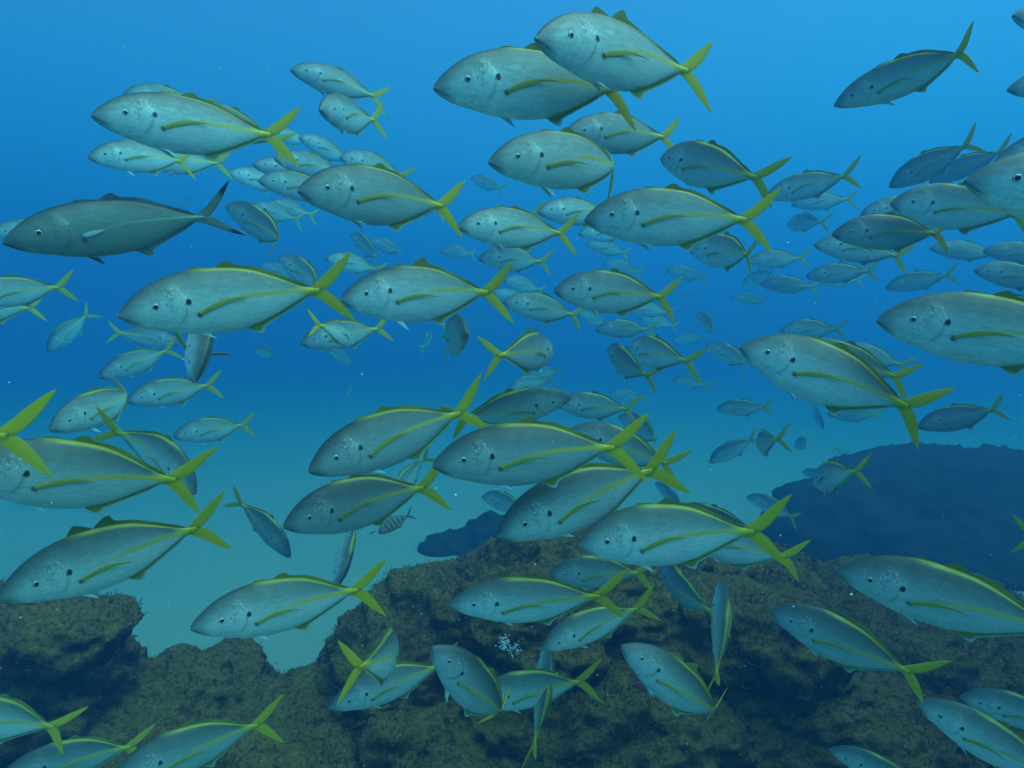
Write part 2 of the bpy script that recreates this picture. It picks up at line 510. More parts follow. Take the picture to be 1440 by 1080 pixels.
    # eyes
    for sg in (1, -1):
        y0 = float(surf_y(sp, np.array([.168]), .014)[0])
        def dome(rad, h, yb, nr=7, na=20):
            V, Rs, F = [], [], []
            for i in range(nr + 1):
                r = i / nr
                for j in range(na):
                    a = 2 * math.pi * j / na
                    V.append((.168 + rad * r * math.cos(a), sg * (yb + h * math.sqrt(max(0, 1 - r * r))), .014 + rad * r * math.sin(a)))
                    Rs.append((r, a / 6.283, 0))
            for i in range(nr):
                for j in range(na):
                    q = (i*na + j, i*na + (j+1) % na, (i+1)*na + (j+1) % na, (i+1)*na + j)
                    F.append(q if sg < 0 else q[::-1])
            return V, F, Rs
        V, F, Rs = dome(.0192, .010, y0 - .0045)
        eye = mesh_from("eye", fn(V), F, Rs, M["iris"])
        V, F, Rs = dome(.0118, .0045, y0 + .0024)
        pup = mesh_from("pupil", fn(V), F, Rs, M["pupil"])
        parts.append(("eye", eye, [("pupil", pup)]))
    return parts

_protos = {}
def place_fish(sp, name, loc, quat, size, deep, bend, raised, spread, label, group):
    """Build the first fish of a pose, then copy it and its parts for the others."""
    key = (sp, bend, raised, spread)
    if key not in _protos:
        rng = random.Random(hash(str(key)) if False else int(1000 * (abs(bend) + 2 * raised + 7 * spread)) + len(_protos))
        root = bpy.data.objects.new(name, None)
        C.objects.link(root)
        for pn, me, subs in fish_parts(sp, bend, raised, spread, rng):
            po = bpy.data.objects.new(pn, me); C.objects.link(po); po.parent = root
            for sn, sm in subs:
                so = bpy.data.objects.new(sn, sm); C.objects.link(so); so.parent = po
        _protos[key] = root
        o = root
    else:
        src = _protos[key]
        o = src.copy(); C.objects.link(o)
        for ch in src.children:
            c = ch.copy(); C.objects.link(c); c.parent = o
            for g in ch.children:
                e = g.copy(); C.objects.link(e); e.parent = c
    o.empty_display_size = .2
    o.location = loc
    o.rotation_mode = 'QUATERNION'
    o.rotation_quaternion = quat
    o.scale = (size, size, size * deep)
    o["label"] = label
    o["category"] = "fish"
    if group: o["group"] = group
    elif "group" in o: del o["group"]
    return o

# ------------------------------------------------------------------ seabed and rocks
def sand_material():
    t = NT("pale_sand")
    tc = t.n("ShaderNodeTexCoord")
    v = tc.outputs["Object"]
    n1 = t.noise(v, 0.5, 4); n2 = t.noise(v, 40, 4)
    col = t.mix(n1, (.29, .285, .22), (.37, .36, .28))
    col = t.mix(t.mul(t.step(n2, .58, .72), .35), col, (.30, .28, .22))
    t.put(t.p.inputs["Base Color"], col)
    t.p.inputs["Roughness"].default_value = .9
    t.p.inputs["Specular IOR Level"].default_value = .1
    t.bump(t.add(n2, t.mul(t.noise(v, 6, 3), 2)), .5, .03)
    return t.m

def rock_material():
    t = NT("weedy_rock")
    tc = t.n("ShaderNodeTexCoord")
    v = tc.outputs["Object"]
    n1 = t.noise(v, 1.8, 4); n2 = t.noise(v, 9, 5, .65); n3 = t.noise(v, 38, 4, .65)
    col = t.ramp(n2, [(.30, (.014, .006, .003)), (.47, (.045, .020, .007)), (.60, (.10, .055, .016)), (.75, (.21, .13, .045))])
    geo = t.n("ShaderNodeNewGeometry")
    sp = t.n("ShaderNodeSeparateXYZ"); t.t.links.new(geo.outputs["Normal"], sp.inputs[0])
    algae = t.mul(t.step(t.add(sp.outputs[2], t.mul(t.sub(n1, .5), 1.2)), .15, .75), t.step(n3, .30, .55))
    col = t.mix(t.mul(algae, .75), col, t.mix(n3, (.13, .068, .013), (.40, .225, .055)))
    col = t.mix(t.mul(t.step(n3, .66, .74), .6), col, (.34, .26, .15))
    pink = t.mul(t.step(t.noise(v, 2.7, 3), .62, .70), t.step(n3, .46, .60))
    col = t.mix(t.mul(pink, .45), col, (.15, .055, .040))
    t.put(t.p.inputs["Base Color"], col)
    t.p.inputs["Roughness"].default_value = .95
    t.p.inputs["Specular IOR Level"].default_value = .1
    t.bump(t.add(t.mul(n2, 1.0), t.mul(n3, .6)), 1.0, .05)
    return t.m
M["sand"] = sand_material()
M["rock"] = rock_material()
M["far_rock"] = plain_material("dark_rock", (.035, .028, .018), .95, .05)

def weed_material():
    t = NT("short_weed")
    oi = t.noise(t.n("ShaderNodeTexCoord").outputs["Object"], 5, 3)
    t.put(t.p.inputs["Base Color"], t.ramp(oi, [(.3, (.03, .016, .004)), (.5, (.14, .075, .017)), (.7, (.36, .21, .052))]))
    t.p.inputs["Roughness"].default_value = .9
    t.p.inputs["Specular IOR Level"].default_value = .1
    return t.m
M["weed"] = weed_material()
M["grit"] = plain_material("shell_grit", (.42, .34, .24), .8, .2)

def build_rock(name, blobs, voxel, amp, seed, label=None, cat="rock", weeds=0, weed_len=.04, mat="rock"):
    bm = bmesh.new()
    for (x, y, z, rx, ry, rz) in blobs:
        r = bmesh.ops.create_icosphere(bm, subdivisions=4, radius=1)
        for v in r["verts"]:
            p = v.co.copy()
            k = 1 + .16 * noise.noise(p * 1.7 + Vector((seed, x, y)))
            v.co = Vector((x + p.x * rx * k, y + p.y * ry * k, z + p.z * rz * k))
    me = bpy.data.meshes.new(name + "_base"); bm.to_mesh(me); bm.free()
    o = bpy.data.objects.new(name, me); C.objects.link(o)
    md = o.modifiers.new("remesh", 'REMESH'); md.mode = 'VOXEL'; md.voxel_size = voxel
    dg = bpy.context.evaluated_depsgraph_get()
    nm = bpy.data.meshes.new_from_object(o.evaluated_get(dg))
    o.modifiers.clear()
    o.data = nm; nm.name = name
    bpy.data.meshes.remove(me)
    n = len(nm.vertices)
    co = np.empty(n * 3, np.float32); nm.vertices.foreach_get("co", co); co = co.reshape(-1, 3)
    no = np.empty(n * 3, np.float32); nm.vertex_normals.foreach_get("vector", no); no = no.reshape(-1, 3)
    dsp = np.empty(n, np.float32)
    off = Vector((seed * 3.1, seed * 1.7, seed))
    for i in range(n):
        p = Vector(co[i].tolist()) + off
        q = Vector((p.x, p.y, p.z * 1.5))
        a = noise.ridged_multi_fractal(q * .9, 1.0, 2.1, 4, 1.0, 2.0) - 1.0
        b = noise.fractal(q * 4.5, .9, 2.1, 4)
        c = noise.fractal(q * 13, .8, 2.1, 3)
        dsp[i] = amp * (a * .42 + b * .36) + .022 * c
    co += no * dsp[:, None]
    nm.vertices.foreach_set("co", co.ravel())
    nm.polygons.foreach_set("use_smooth", [True] * len(nm.polygons))
    nm.materials.clear(); nm.materials.append(M[mat])
    nm.update()
    if cat:
        o["label"] = label; o["category"] = cat
    if weeds:
        nm.vertex_normals.foreach_get("vector", no.reshape(-1)) if False else None
        n2 = np.empty(n * 3, np.float32); nm.vertex_normals.foreach_get("vector", n2); n2 = n2.reshape(-1, 3)
        rs = np.random.RandomState(seed)
        vis = np.where((n2[:, 2] > -.15) & (co[:, 2] > .02) & (n2[:, 1] < .55))[0]
        pick = rs.choice(vis, size=min(weeds, len(vis)), replace=False)
        V, F = [], []
        for i in pick:
            base = co[i]; nn = n2[i]
            dens = noise.noise(Vector(base.tolist()) * 2.3 + off)
            if dens < -.25: continue
            for k in range(3):
                dr = nn + rs.normal(0, .55, 3); dr[2] += .25; dr /= np.linalg.norm(dr) + 1e-6
                sd = np.cross(dr, rs.normal(0, 1, 3)); sd /= np.linalg.norm(sd) + 1e-6
                L = weed_len * rs.uniform(.4, 1.5) * (1 + dens); w = L * rs.uniform(.10, .22)
                b0 = base + rs.normal(0, .012, 3) - dr * .008
                m_ = b0 + dr * L * .55 + rs.normal(0, .12, 3) * L
                tp = b0 + dr * L + rs.normal(0, .25, 3) * L
                s0 = len(V)
                V += [b0 - sd * w * .5, b0 + sd * w * .5, m_ + sd * w * .55, m_ - sd * w * .55, tp]
                F += [(s0, s0+1, s0+2, s0+3), (s0+3, s0+2, s0+4)]
        gv, gf = [], []
        for i in rs.choice(len(co), size=weeds // 40, replace=False):
            if co[i][2] < .1 or n2[i][1] > .5: continue
            c0 = co[i] + n2[i] * .004; q = rs.uniform(.0025, .008); s0 = len(gv)
            for e in ((1,0,0), (-1,0,0), (0,1,0), (0,-1,0), (0,0,1), (0,0,-1)):
                gv.append(c0 + np.array(e) * q * rs.uniform(.5, 1.5, 3))
            gf += [(s0+a_, s0+b_, s0+c_) for a_ in (0, 1) for b_ in (2, 3) for c_ in (4, 5)]
        gm = bpy.data.meshes.new("shell_grit"); gm.from_pydata([tuple(v) for v in gv], [], gf); gm.materials.append(M["grit"])
        go = bpy.data.objects.new("shell_grit", gm); C.objects.link(go); go.parent = o; go["kind"] = "stuff"
        wm = bpy.data.meshes.new("seaweed"); wm.from_pydata([tuple(v) for v in V], [], F)
        wm.materials.append(M["weed"])
        wo = bpy.data.objects.new("seaweed", wm); C.objects.link(wo); wo.parent = o
        wo["kind"] = "stuff"
    return o

# sand
ng = 150
us = np.linspace(-1, 1, ng); 
gx = np.sign(us) * np.abs(us) ** 2.2 * 75
gy = np.linspace(0, 1, ng) ** 2.0 * 110 - 12
V, F = [], []
for yy in gy:
    for xx in gx:
        p = Vector((xx, yy, 0))
        V.append((xx, yy, .10 * noise.noise(p * .35) + .03 * noise.noise(p * 1.3)))
for i in range(ng - 1):
    for j in range(ng - 1):
        F.append((i*ng + j, i*ng + j + 1, (i+1)*ng + j + 1, (i+1)*ng + j))
me = bpy.data.meshes.new("seabed"); me.from_pydata(V, [], F); me.materials.append(M["sand"])
me.polygons.foreach_set("use_smooth", [True] * len(me.polygons))
o = bpy.data.objects.new("seabed", me); C.objects.link(o); o["kind"] = "structure"

build_rock("boulder", [(.95, 4.6, .2, 2.1, 1.4, 1.38), (-.4, 4.2, .22, 1.05, .95, 1.16), (2.9, 4.6, .1, 1.6, 1.3, 1.15), (.1, 3.85, 1.18, .55, .5, .34), (1.5, 3.9, 1.1, .6, .55, .32),
                       (.5, 3.5, .65, .8, .45, .42), (2.1, 3.6, .5, .8, .5, .5), (-.5, 3.4, .42, .6, .5, .5)],
           .024, .23, 3, "large brown weedy boulder filling the lower right, fish swimming in front of it", weeds=60000, weed_len=.017)
shade_obj = build_rock("shade_rock", [(4.9, 0.9, 2.0, 2.1, 2.4, 5.3), (5.4, -2.2, 2.0, 2.6, 2.6, 4.8), (4.4, 1.6, .4, 1.5, 1.7, 2.2)], .12, .5, 21, cat=None)
shade_obj["kind"] = "structure"          # unseen rock added beside the camera to shade the lower right
build_rock("rock_outcrop", [(-3.1, 3.6, .5, .95, .8, 1.05), (-2.45, 3.4, 1.42, .36, .35, .14), (-2.0, 3.7, .3, .72, .8, .75), (-1.4, 3.7, .2, .6, .7, .68), (-1.6, 3.0, .3, 1.3, .6, .68), (-3.9, 3.6, .5, 1.0, .9, 1.1)],
           .028, .2, 8, "dark low rock ledge in the lower left corner below the sand", weeds=26000, weed_len=.016)
build_rock("rock_mound", [(6.9, 9.6, .0, 2.2, 1.8, 1.42), (4.9, 9.2, 0, 1.25, 1.2, .98), (9.6, 9.6, 0, 2.5, 2, 1.36), (7.6, 8.4, 0, 2.6, 1.2, .75)],
           .07, .20, 12, "far dark blue rock mound at the right, dimmed by the water", mat="far_rock")
build_rock("rock_mound", [(-.25, 9.3, 0, .52, .5, .50), (-.9, 9.1, 0, .45, .4, .15)],
           .05, .20, 17, "small hazy blue rock on the sand just behind the boulder's crest", mat="far_rock")

# white growth on the boulder's face
def growth(name, spots, col, label, rr):
    rs_ = random.Random(4)
    bm = bmesh.new()
    for (c, nrm) in spots:
        c = Vector(c); nrm = Vector(nrm)
        for k in range(70):
            a = Vector((rs_.gauss(0, 1), rs_.gauss(0, 1), rs_.gauss(0, 1)))
            a -= nrm * a.dot(nrm)
            q = rr * rs_.uniform(.05, .17)
            res = bmesh.ops.create_icosphere(bm, subdivisions=1, radius=q)
            off = c + a * rr * .55 + nrm * q * .3
            for v in res["verts"]:
                v.co = v.co * (1 + .8 * noise.noise(v.co * 150 + off * 40)) + off
    me = bpy.data.meshes.new(name); bm.to_mesh(me); bm.free()
    me.materials.append(plain_material(name + "_skin", col, .7, .3))
    me.polygons.foreach_set("use_smooth", [True] * len(me.polygons))
    o = bpy.data.objects.new(name, me); C.objects.link(o)
    o["label"] = label; o["category"] = "sponge"
growth("white_sponge", [((-0.046, 3.413, 1.32), (-.16, -.97, .2)), ((.008, 3.429, 1.285), (-.06, -.96, .29))], (.72, .71, .74), "small bright white sponge growth on the boulder's dark front face", .036)
growth("red_sponge", [((.72, 3.456, 1.04), (.25, -.6, .72))], (.24, .045, .022), "small dull red crust on the boulder beside the fish with the spiny raised fin", .055)
growth("pink_sponge", [((.435, 3.329, 1.043), (-.35, -.67, .66))], (.30, .17, .12), "small pinkish crust on the boulder under the shadowy fish's forked tail", .04)


# ------------------------------------------------------------------ the school
# position (m), orientation, fork length (m), depth factor, body bend, raised fins, spread side fins, label
SCHOOL = [
    ((-0.858, 1.669, 3.554), (0.2834, 0.0227, -0.0118, -0.9587), 0.420, 1.025, 0.25, 0, 0, 'large yellow-tailed fish at upper left with a black gill spot and open yellow fin'),
    ((-2.562, 4.735, 4.759), (0.2556, -0.0211, 0.0421, -0.9656), 0.514, 1.050, 0.1, 0, 0, "fish almost hidden at upper left, only its rounded back rising above a larger fish's shoulder"),
    ((-1.321, 2.970, 3.998), (0.2470, -0.1246, -0.0050, -0.9609), 0.422, 1.036, 0.1, 0, 0, 'fish whose sloping back shows behind the rear half of the large upper-left fish'),
    ((-1.998, 3.412, 3.970), (0.3232, 0.0790, -0.0095, -0.9430), 0.458, 1.069, -0.5, 0, 0, 'smaller fish just below the large upper-left fish, its tail hanging over a paler neighbour'),
    ((-2.227, 4.257, 4.185), (0.3182, 0.0591, -0.0225, -0.9459), 0.500, 1.034, 0.1, 0, 0, 'pale fish half covered by the snouty fish under the large upper-left one'),
    ((-3.802, 5.037, 3.853), (0.4023, 0.0308, 0.0569, -0.9132), 0.525, 1.026, 0.1, 0, 0, 'pale fish at the left edge, peeping out above the head of the plain dark-tailed fish'),
    ((-8.255, 16.172, 6.485), (0.1881, -0.1251, 0.0833, 0.9706), 0.617, 0.991, 0.5, 0, 0, 'tiny faint fish above the dark-tipped tail, its own tail seen edge-on'),
    ((-1.639, 4.087, 3.758), (0.1328, 0.2565, -0.0811, 0.9539), 0.510, 1.072, 1.2, 0, 0, 'dusky fish turned away with a thin white edge-on tail, right of the dark-tipped tail'),
    ((-3.173, 8.481, 4.706), (0.2301, -0.0870, -0.0057, -0.9693), 0.625, 1.074, -0.5, 0, 0, 'small striped fish with a hanging yellow tail, directly behind the dusky turned fish'),
    ((-3.176, 9.037, 4.868), (0.2003, -0.0689, -0.0592, -0.9755), 0.634, 1.083, -0.3, 0, 0, 'small fish behind another striped one, only its forked yellow tail end clear of it'),
    ((-2.650, 6.661, 4.668), (0.3009, -0.0468, -0.0707, -0.9499), 0.602, 1.056, 0.1, 0, 0, 'pale small fish with its snout leftmost in the tight upper-left cluster'),
    ((-1.924, 5.456, 4.441), (0.2946, -0.0277, -0.0388, -0.9544), 0.570, 0.971, -0.15, 0, 0, 'pale fish above the dusky one in the upper-left cluster, dark line along its back'),
    ((-1.717, 5.359, 4.463), (0.2619, -0.0298, -0.0461, -0.9635), 0.551, 1.078, 0.1, 0, 0, "faint fish behind the cluster's pale fish, its back a low hump to the right"),
    ((-1.535, 4.543, 4.090), (0.2798, -0.0278, 0.0038, -0.9596), 0.537, 1.050, 0.1, 0, 0, "dusky grey-green fish whose body runs behind the bright cluster fish's snout"),
    ((-0.385, 1.736, 3.389), (0.2657, 0.0049, -0.0007, -0.9640), 0.417, 1.082, -0.15, 0, 0, 'large bright fish in the middle of the upper-left cluster, with a spread yellow fork'),
    ((-1.024, 3.675, 4.464), (0.2532, -0.0474, -0.0447, -0.9652), 0.486, 0.985, -0.15, 0, 0, 'fish highest in the upper-left group, swimming alone over a rounder one'),
    ((-0.702, 2.709, 3.943), (0.5974, 0.1097, 0.0301, -0.7938), 0.431, 1.011, 0.25, 0, 0, 'rounded fish turned towards the viewer, just under the highest fish of the upper-left group'),
    ((-2.023, 6.910, 5.061), (0.3600, -0.1163, -0.0158, -0.9256), 0.608, 0.986, 0.1, 0, 0, "small pale fish right of the large upper-left fish's yellow tail"),
    ((-3.285, 9.389, 5.977), (0.2847, -0.0440, -0.0635, -0.9555), 0.646, 1.053, 0.1, 0, 0, 'dim grey fish behind the yellow tail of the large upper-left fish'),
    ((-1.185, 5.347, 4.453), (0.2685, -0.0787, 0.0064, -0.9600), 0.555, 1.080, 0.1, 0, 0, "pale fish whose back rises just above the bright cluster fish's dorsal edge"),
    ((-0.933, 5.703, 4.200), (0.0925, -0.0158, 0.0214, -0.9954), 0.580, 1.039, -0.8, 0, 0, 'fish hidden behind the bright cluster fish, only its narrow yellow tail beside the larger tail'),
    ((-0.465, 10.731, 5.637), (0.2506, 0.1853, -0.0801, 0.9468), 0.630, 1.016, 0.1, 0, 0, 'very faint small fish in the blue gap left of the big-eyed bright fish'),
    ((-0.017, 2.351, 3.412), (0.1804, 0.0071, -0.0366, -0.9829), 0.421, 1.024, -0.15, 0, 0, 'bright aqua fish in the centre with a wide yellow fork, below the big-eyed fish'),
    ((-0.119, 5.327, 4.007), (0.1312, 0.0682, -0.0342, -0.9884), 0.582, 0.986, 0.5, 0, 0, 'dark-backed fish hidden behind the bright central aqua fish, its back showing above'),
    ((0.378, 4.040, 3.809), (0.1304, 0.0123, -0.0326, -0.9908), 0.513, 0.971, -0.15, 0, 0, 'fish between two bright central fish, its head clear and its rear covered'),
    ((0.381, 1.670, 3.319), (0.0585, 0.0121, -0.0163, 0.9981), 0.425, 1.008, -0.15, 0, 0, 'long bright fish right of centre with a large yellow fork and pale belly'),
    ((0.121, 1.726, 3.479), (0.1921, 0.0351, 0.0171, -0.9806), 0.428, 1.024, -1.2, 0, 0, 'big-eyed bright fish in the upper centre whose tail is seen edge-on as a line'),
    ((0.364, 2.360, 3.752), (0.1501, 0.0394, -0.0129, -0.9878), 0.423, 1.004, -0.15, 0, 0, 'fish directly below the overlapping top pair, a hanging yellow tail lobe crossing it'),
    ((0.020, 1.422, 3.557), (0.1134, 0.0354, 0.0484, -0.9917), 0.427, 0.999, -0.3, 0, 0, 'left and lower fish of the large overlapping pair at the top'),
    ((0.202, 1.361, 3.596), (0.2636, 0.0281, -0.0182, -0.9640), 0.410, 1.044, 0.1, 1, 0, 'topmost large fish with raised dorsal fin, overlapping the tail of its neighbour'),
    ((1.244, 2.120, 3.846), (0.4454, -0.1163, -0.1301, 0.8782), 0.427, 0.820, 0.8, 0, 0, 'lone fish at upper right diving left with its long yellow tail raised high'),
    ((1.744, 2.012, 3.971), (0.0979, 0.1330, 0.0231, 0.9860), 0.422, 1.075, 0.1, 0, 0, 'fish cut by the frame in the top right corner, only its dark snout showing'),
    ((2.284, 2.696, 4.066), (0.2403, 0.0382, 0.0336, 0.9694), 0.419, 1.025, 0.1, 0, 0, 'dark snout entering at the right edge below the raised yellow tail'),
    ((2.753, 4.318, 4.155), (0.3826, -0.2087, -0.0090, 0.9000), 0.489, 1.066, 0.25, 0, 0, 'slender fish slanting down left near the right edge with its tail lifted'),
    ((3.738, 5.373, 4.434), (0.3954, -0.1611, -0.0144, 0.9042), 0.529, 0.991, 0.25, 0, 0, 'paler slanting fish just behind the slender one with the lifted tail, near the right edge'),
    ((2.014, 2.431, 3.723), (0.4429, -0.0798, 0.0882, 0.8886), 0.427, 1.050, 0.1, 0, 0, 'dark bluish fish at the right edge just above the closest brown head'),
    ((0.979, 1.074, 3.243), (0.2288, 0.1205, -0.0636, 0.9639), 0.426, 0.989, -0.15, 0, 0, 'closest fish at the right edge, its brown head with pale snout alone in frame'),
    ((1.656, 2.445, 3.508), (0.1872, 0.0808, -0.0768, 0.9760), 0.429, 1.120, 0.1, 0, 0, 'brownish fish with a yellow side streak, partly behind the closest brown head'),
    ((1.493, 2.600, 3.439), (0.1566, 0.0169, -0.0445, 0.9865), 0.391, 1.044, -0.3, 0, 0, 'bright aqua fish with yellow stripe below the brownish fish on the right'),
    ((2.801, 4.680, 3.956), (0.2186, -0.0081, 0.0278, 0.9754), 0.513, 1.089, 0.1, 0, 0, 'dim grey fish behind the head of the brownish fish on the right'),
    ((1.886, 4.199, 4.000), (0.3271, -0.0589, -0.0047, 0.9431), 0.504, 1.002, 0.25, 0, 0, "grey fish right of the long bright fish's yellow fork, topmost of a dim trio"),
    ((3.614, 7.631, 4.650), (0.1695, -0.0041, 0.0255, 0.9852), 0.622, 0.975, 0.1, 0, 0, 'small pale green fish directly below the grey fish on the upper right'),
    ((3.535, 7.872, 4.449), (0.6377, 0.0753, 0.0044, 0.7666), 0.628, 1.033, -0.5, 0, 0, 'small round grey fish turned away, left of the bright aqua fish on the right'),
    ((0.639, 2.203, 3.599), (0.4688, 0.1452, -0.1256, 0.8622), 0.426, 0.986, -0.3, 0, 0, "grey-bodied fish with a pale silver head, turned away, above the long bright fish's tail"),
    ((1.026, 3.167, 3.443), (0.5246, 0.0858, -0.0452, 0.8458), 0.457, 1.040, 0.5, 0, 0, 'dark diamond-shaped fish under the tail of the long bright fish'),
    ((3.143, 7.744, 3.988), (0.1397, -0.0126, -0.0072, 0.9901), 0.626, 0.985, -0.15, 0, 0, 'aqua fish partly behind the dark diamond-shaped fish'),
    ((3.801, 9.886, 3.980), (0.5192, -0.0855, 0.0410, 0.8494), 0.643, 1.032, 0.5, 0, 0, 'little dark fish below the dark diamond-shaped fish, nose down'),
    ((3.485, 8.179, 3.722), (0.1848, 0.0389, -0.0268, 0.9816), 0.645, 0.980, -0.3, 0, 0, 'dim grey fish overlapping a little dark one, below the aqua fish at right centre'),
    ((3.320, 6.580, 3.693), (0.2950, 0.0020, 0.0380, 0.9547), 0.594, 1.002, 0.25, 0, 0, 'broad dim grey fish below the bright aqua fish on the right, two tails beside it'),
    ((2.262, 4.261, 3.616), (0.2095, 0.1105, 0.0281, 0.9711), 0.514, 1.056, -0.3, 0, 0, 'dim fish right underneath the bright aqua fish on the right, nearly covered'),
    ((5.449, 10.743, 4.015), (0.2400, -0.0047, 0.0412, 0.9699), 0.647, 1.016, -0.5, 0, 0, 'fish almost covered by the broad dim grey one, its pale tail tips hanging below'),
    ((4.437, 7.050, 3.653), (0.3458, -0.0646, 0.0507, 0.9347), 0.603, 1.021, 0.25, 0, 0, 'single dim fish with a green forked tail above the largest fish on the right'),
    ((4.449, 6.362, 3.898), (0.2315, 0.1074, 0.0330, 0.9663), 0.570, 0.970, 0.1, 0, 0, 'dim grey fish right of the bright aqua fish, below the closest brown head'),
    ((4.190, 5.310, 3.727), (0.2239, 0.0856, -0.0174, 0.9707), 0.523, 1.008, 0.1, 0, 0, 'dark fish at the right edge under the closest brown head, tail out of frame'),
    ((3.645, 4.676, 3.481), (0.1769, 0.1132, -0.0341, 0.9771), 0.501, 1.051, 0.1, 0, 0, 'pale dim fish at the right edge with a light streak on its side'),
    ((3.630, 4.748, 3.258), (0.3133, -0.0580, -0.0069, 0.9478), 0.499, 0.980, 0.1, 0, 0, 'dim fish just above the back of the largest fish at right, cut by the edge'),
    ((0.997, 1.359, 3.023), (0.2798, 0.0767, -0.0264, 0.9566), 0.422, 1.031, 0.1, 0, 0, 'largest fish at the right edge, grey with pale side fin, tail out of frame'),
    ((0.750, 1.567, 2.924), (0.2095, 0.1831, -0.0045, 0.9605), 0.412, 1.047, -0.3, 0, 0, 'large grey fish at right centre with yellow back line and a big drooping yellow tail'),
    ((1.393, 2.718, 2.919), (0.1759, 0.1402, 0.0088, 0.9743), 0.462, 1.013, -0.3, 0, 0, 'fish behind the large grey one at right, only its bright yellow tail fork showing'),
    ((3.452, 6.157, 2.866), (0.1350, 0.1559, 0.0174, 0.9784), 0.575, 1.017, 0.25, 0, 0, 'pale aqua back and tail between the two largest fish on the right'),
    ((3.314, 7.142, 3.131), (0.2704, -0.0011, 0.0001, 0.9627), 0.610, 1.058, 0.5, 0, 0, 'dim green fish just above the large grey fish at right centre'),
    ((4.244, 11.516, 3.764), (0.3079, 0.0697, -0.0332, 0.9483), 0.615, 0.986, 0.8, 0, 0, 'small dim fish alone in the blue, left of a dim green one at right centre'),
    ((2.607, 8.530, 3.260), (0.6196, 0.1443, -0.1257, 0.7612), 0.613, 1.008, 0.5, 0, 0, 'tiny dim fish tilted nose up in the open blue at centre right'),
    ((2.573, 7.596, 2.853), (0.3941, 0.1684, -0.0697, 0.9008), 0.645, 0.974, 0.8, 0, 0, "dim fish just left of the large grey fish's snout at right centre"),
    ((3.686, 13.443, 3.050), (0.1723, -0.0308, 0.0218, 0.9843), 0.633, 0.989, 0.5, 0, 0, 'faint fish behind the turned pair at centre right'),
    ((0.727, 3.331, 2.942), (0.5530, 0.0797, -0.0112, 0.8293), 0.478, 0.994, -0.5, 0, 0, 'right one of two overlapping grey fish turned away at the centre right'),
    ((0.727, 4.210, 2.874), (0.5923, 0.1253, -0.1025, 0.7893), 0.532, 1.026, -0.5, 0, 0, 'left one of two overlapping grey fish turned away at the centre right'),
    ((3.079, 10.945, 2.304), (0.2198, 0.0600, -0.0362, 0.9730), 0.616, 1.045, 0.1, 0, 0, 'small pale aqua fish crossed by the yellow tail of a turned grey fish'),
    ((2.973, 8.274, 2.124), (0.1581, -0.0422, -0.0463, 0.9854), 0.613, 1.063, 0.1, 0, 0, 'dim slender fish alone in the blue above the small silver fish at lower right'),
    ((6.430, 13.185, 1.397), (0.6772, 0.2261, 0.2988, -0.6333), 0.645, 1.059, 0.1, 0, 0, 'pale small fish seen nose down under the belly of the large grey fish at right'),
    ((4.768, 8.890, 1.969), (0.2291, -0.0191, -0.0251, 0.9729), 0.623, 1.000, -0.3, 0, 0, 'greenish fish tucked under the belly of the large grey fish at right'),
    ((3.461, 4.943, 2.389), (0.3458, -0.1347, 0.1154, 0.9214), 0.536, 1.061, 0.5, 0, 0, 'dim grey fish right of the large drooping yellow tail'),
    ((2.843, 8.239, 1.549), (0.1829, -0.2882, 0.0110, 0.9399), 0.632, 1.017, 0.1, 0, 0, 'small silver fish nose down left of the yellow X-shaped tail'),
    ((1.850, 4.612, 2.248), (0.8125, -0.1308, 0.0552, 0.5655), 0.568, 0.982, -0.8, 0, 0, 'small fish seen from behind, its yellow tail open like an X'),
    ((4.985, 10.803, 1.240), (0.7173, -0.1478, 0.0947, 0.6743), 0.630, 0.978, 0.25, 0, 0, 'dim fish seen from behind, just right of the X-shaped yellow tail'),
    ((6.545, 12.115, 0.707), (0.9322, -0.0463, 0.3548, 0.0549), 0.622, 0.995, 0.1, 0, 0, 'small silvery fish nosing down right behind the round brown fish'),
    ((1.836, 3.632, 2.209), (0.7204, -0.1049, 0.1456, 0.6699), 0.484, 1.053, -0.5, 0, 0, 'round brown fish with an upright yellow tail in front of the far dark mound'),
    ((5.520, 11.402, 0.573), (0.5738, -0.0473, -0.0328, 0.8170), 0.643, 0.990, 0.1, 0, 0, 'dim fish mostly behind the round brown fish, left of it'),
    ((3.166, 7.687, 0.985), (0.3937, 0.0932, -0.0517, 0.9130), 0.631, 1.015, 0.5, 0, 0, 'dim grey fish in front of the left foot of the far dark mound'),
    ((2.400, 2.505, 2.138), (0.9345, 0.0213, 0.0251, -0.3545), 0.428, 1.029, 0.25, 0, 0, 'tail tip alone at the right edge over the far dark mound'),
    ((-1.819, 7.847, 4.178), (0.3061, 0.2488, -0.1256, 0.9103), 0.622, 0.987, 0.5, 0, 0, 'faint dark fish tilted nose up, left of two dim fish above the central dorsal fin'),
    ((-2.039, 10.224, 4.521), (0.0688, 0.1862, -0.0110, 0.9800), 0.619, 0.978, 0.8, 0, 0, 'faint fish with tail edge-on at right of the dim trio above centre left'),
    ((-1.944, 7.613, 3.930), (0.1470, -0.0968, -0.0421, -0.9835), 0.617, 1.052, 0.1, 0, 0, 'faint fish lowest of the dim trio, behind the tip of a big yellow tail'),
    ((-1.667, 5.021, 3.551), (0.2307, 0.2529, -0.0392, 0.9388), 0.557, 0.983, 1.2, 0, 0, "dark fish with a thin white edge-on tail behind the large fish's back at left centre"),
    ((-3.962, 10.760, 4.183), (0.1561, -0.1737, -0.0119, -0.9723), 0.640, 1.038, -0.3, 0, 0, 'small fish with a yellow streak just behind the back of the large left-centre fish'),
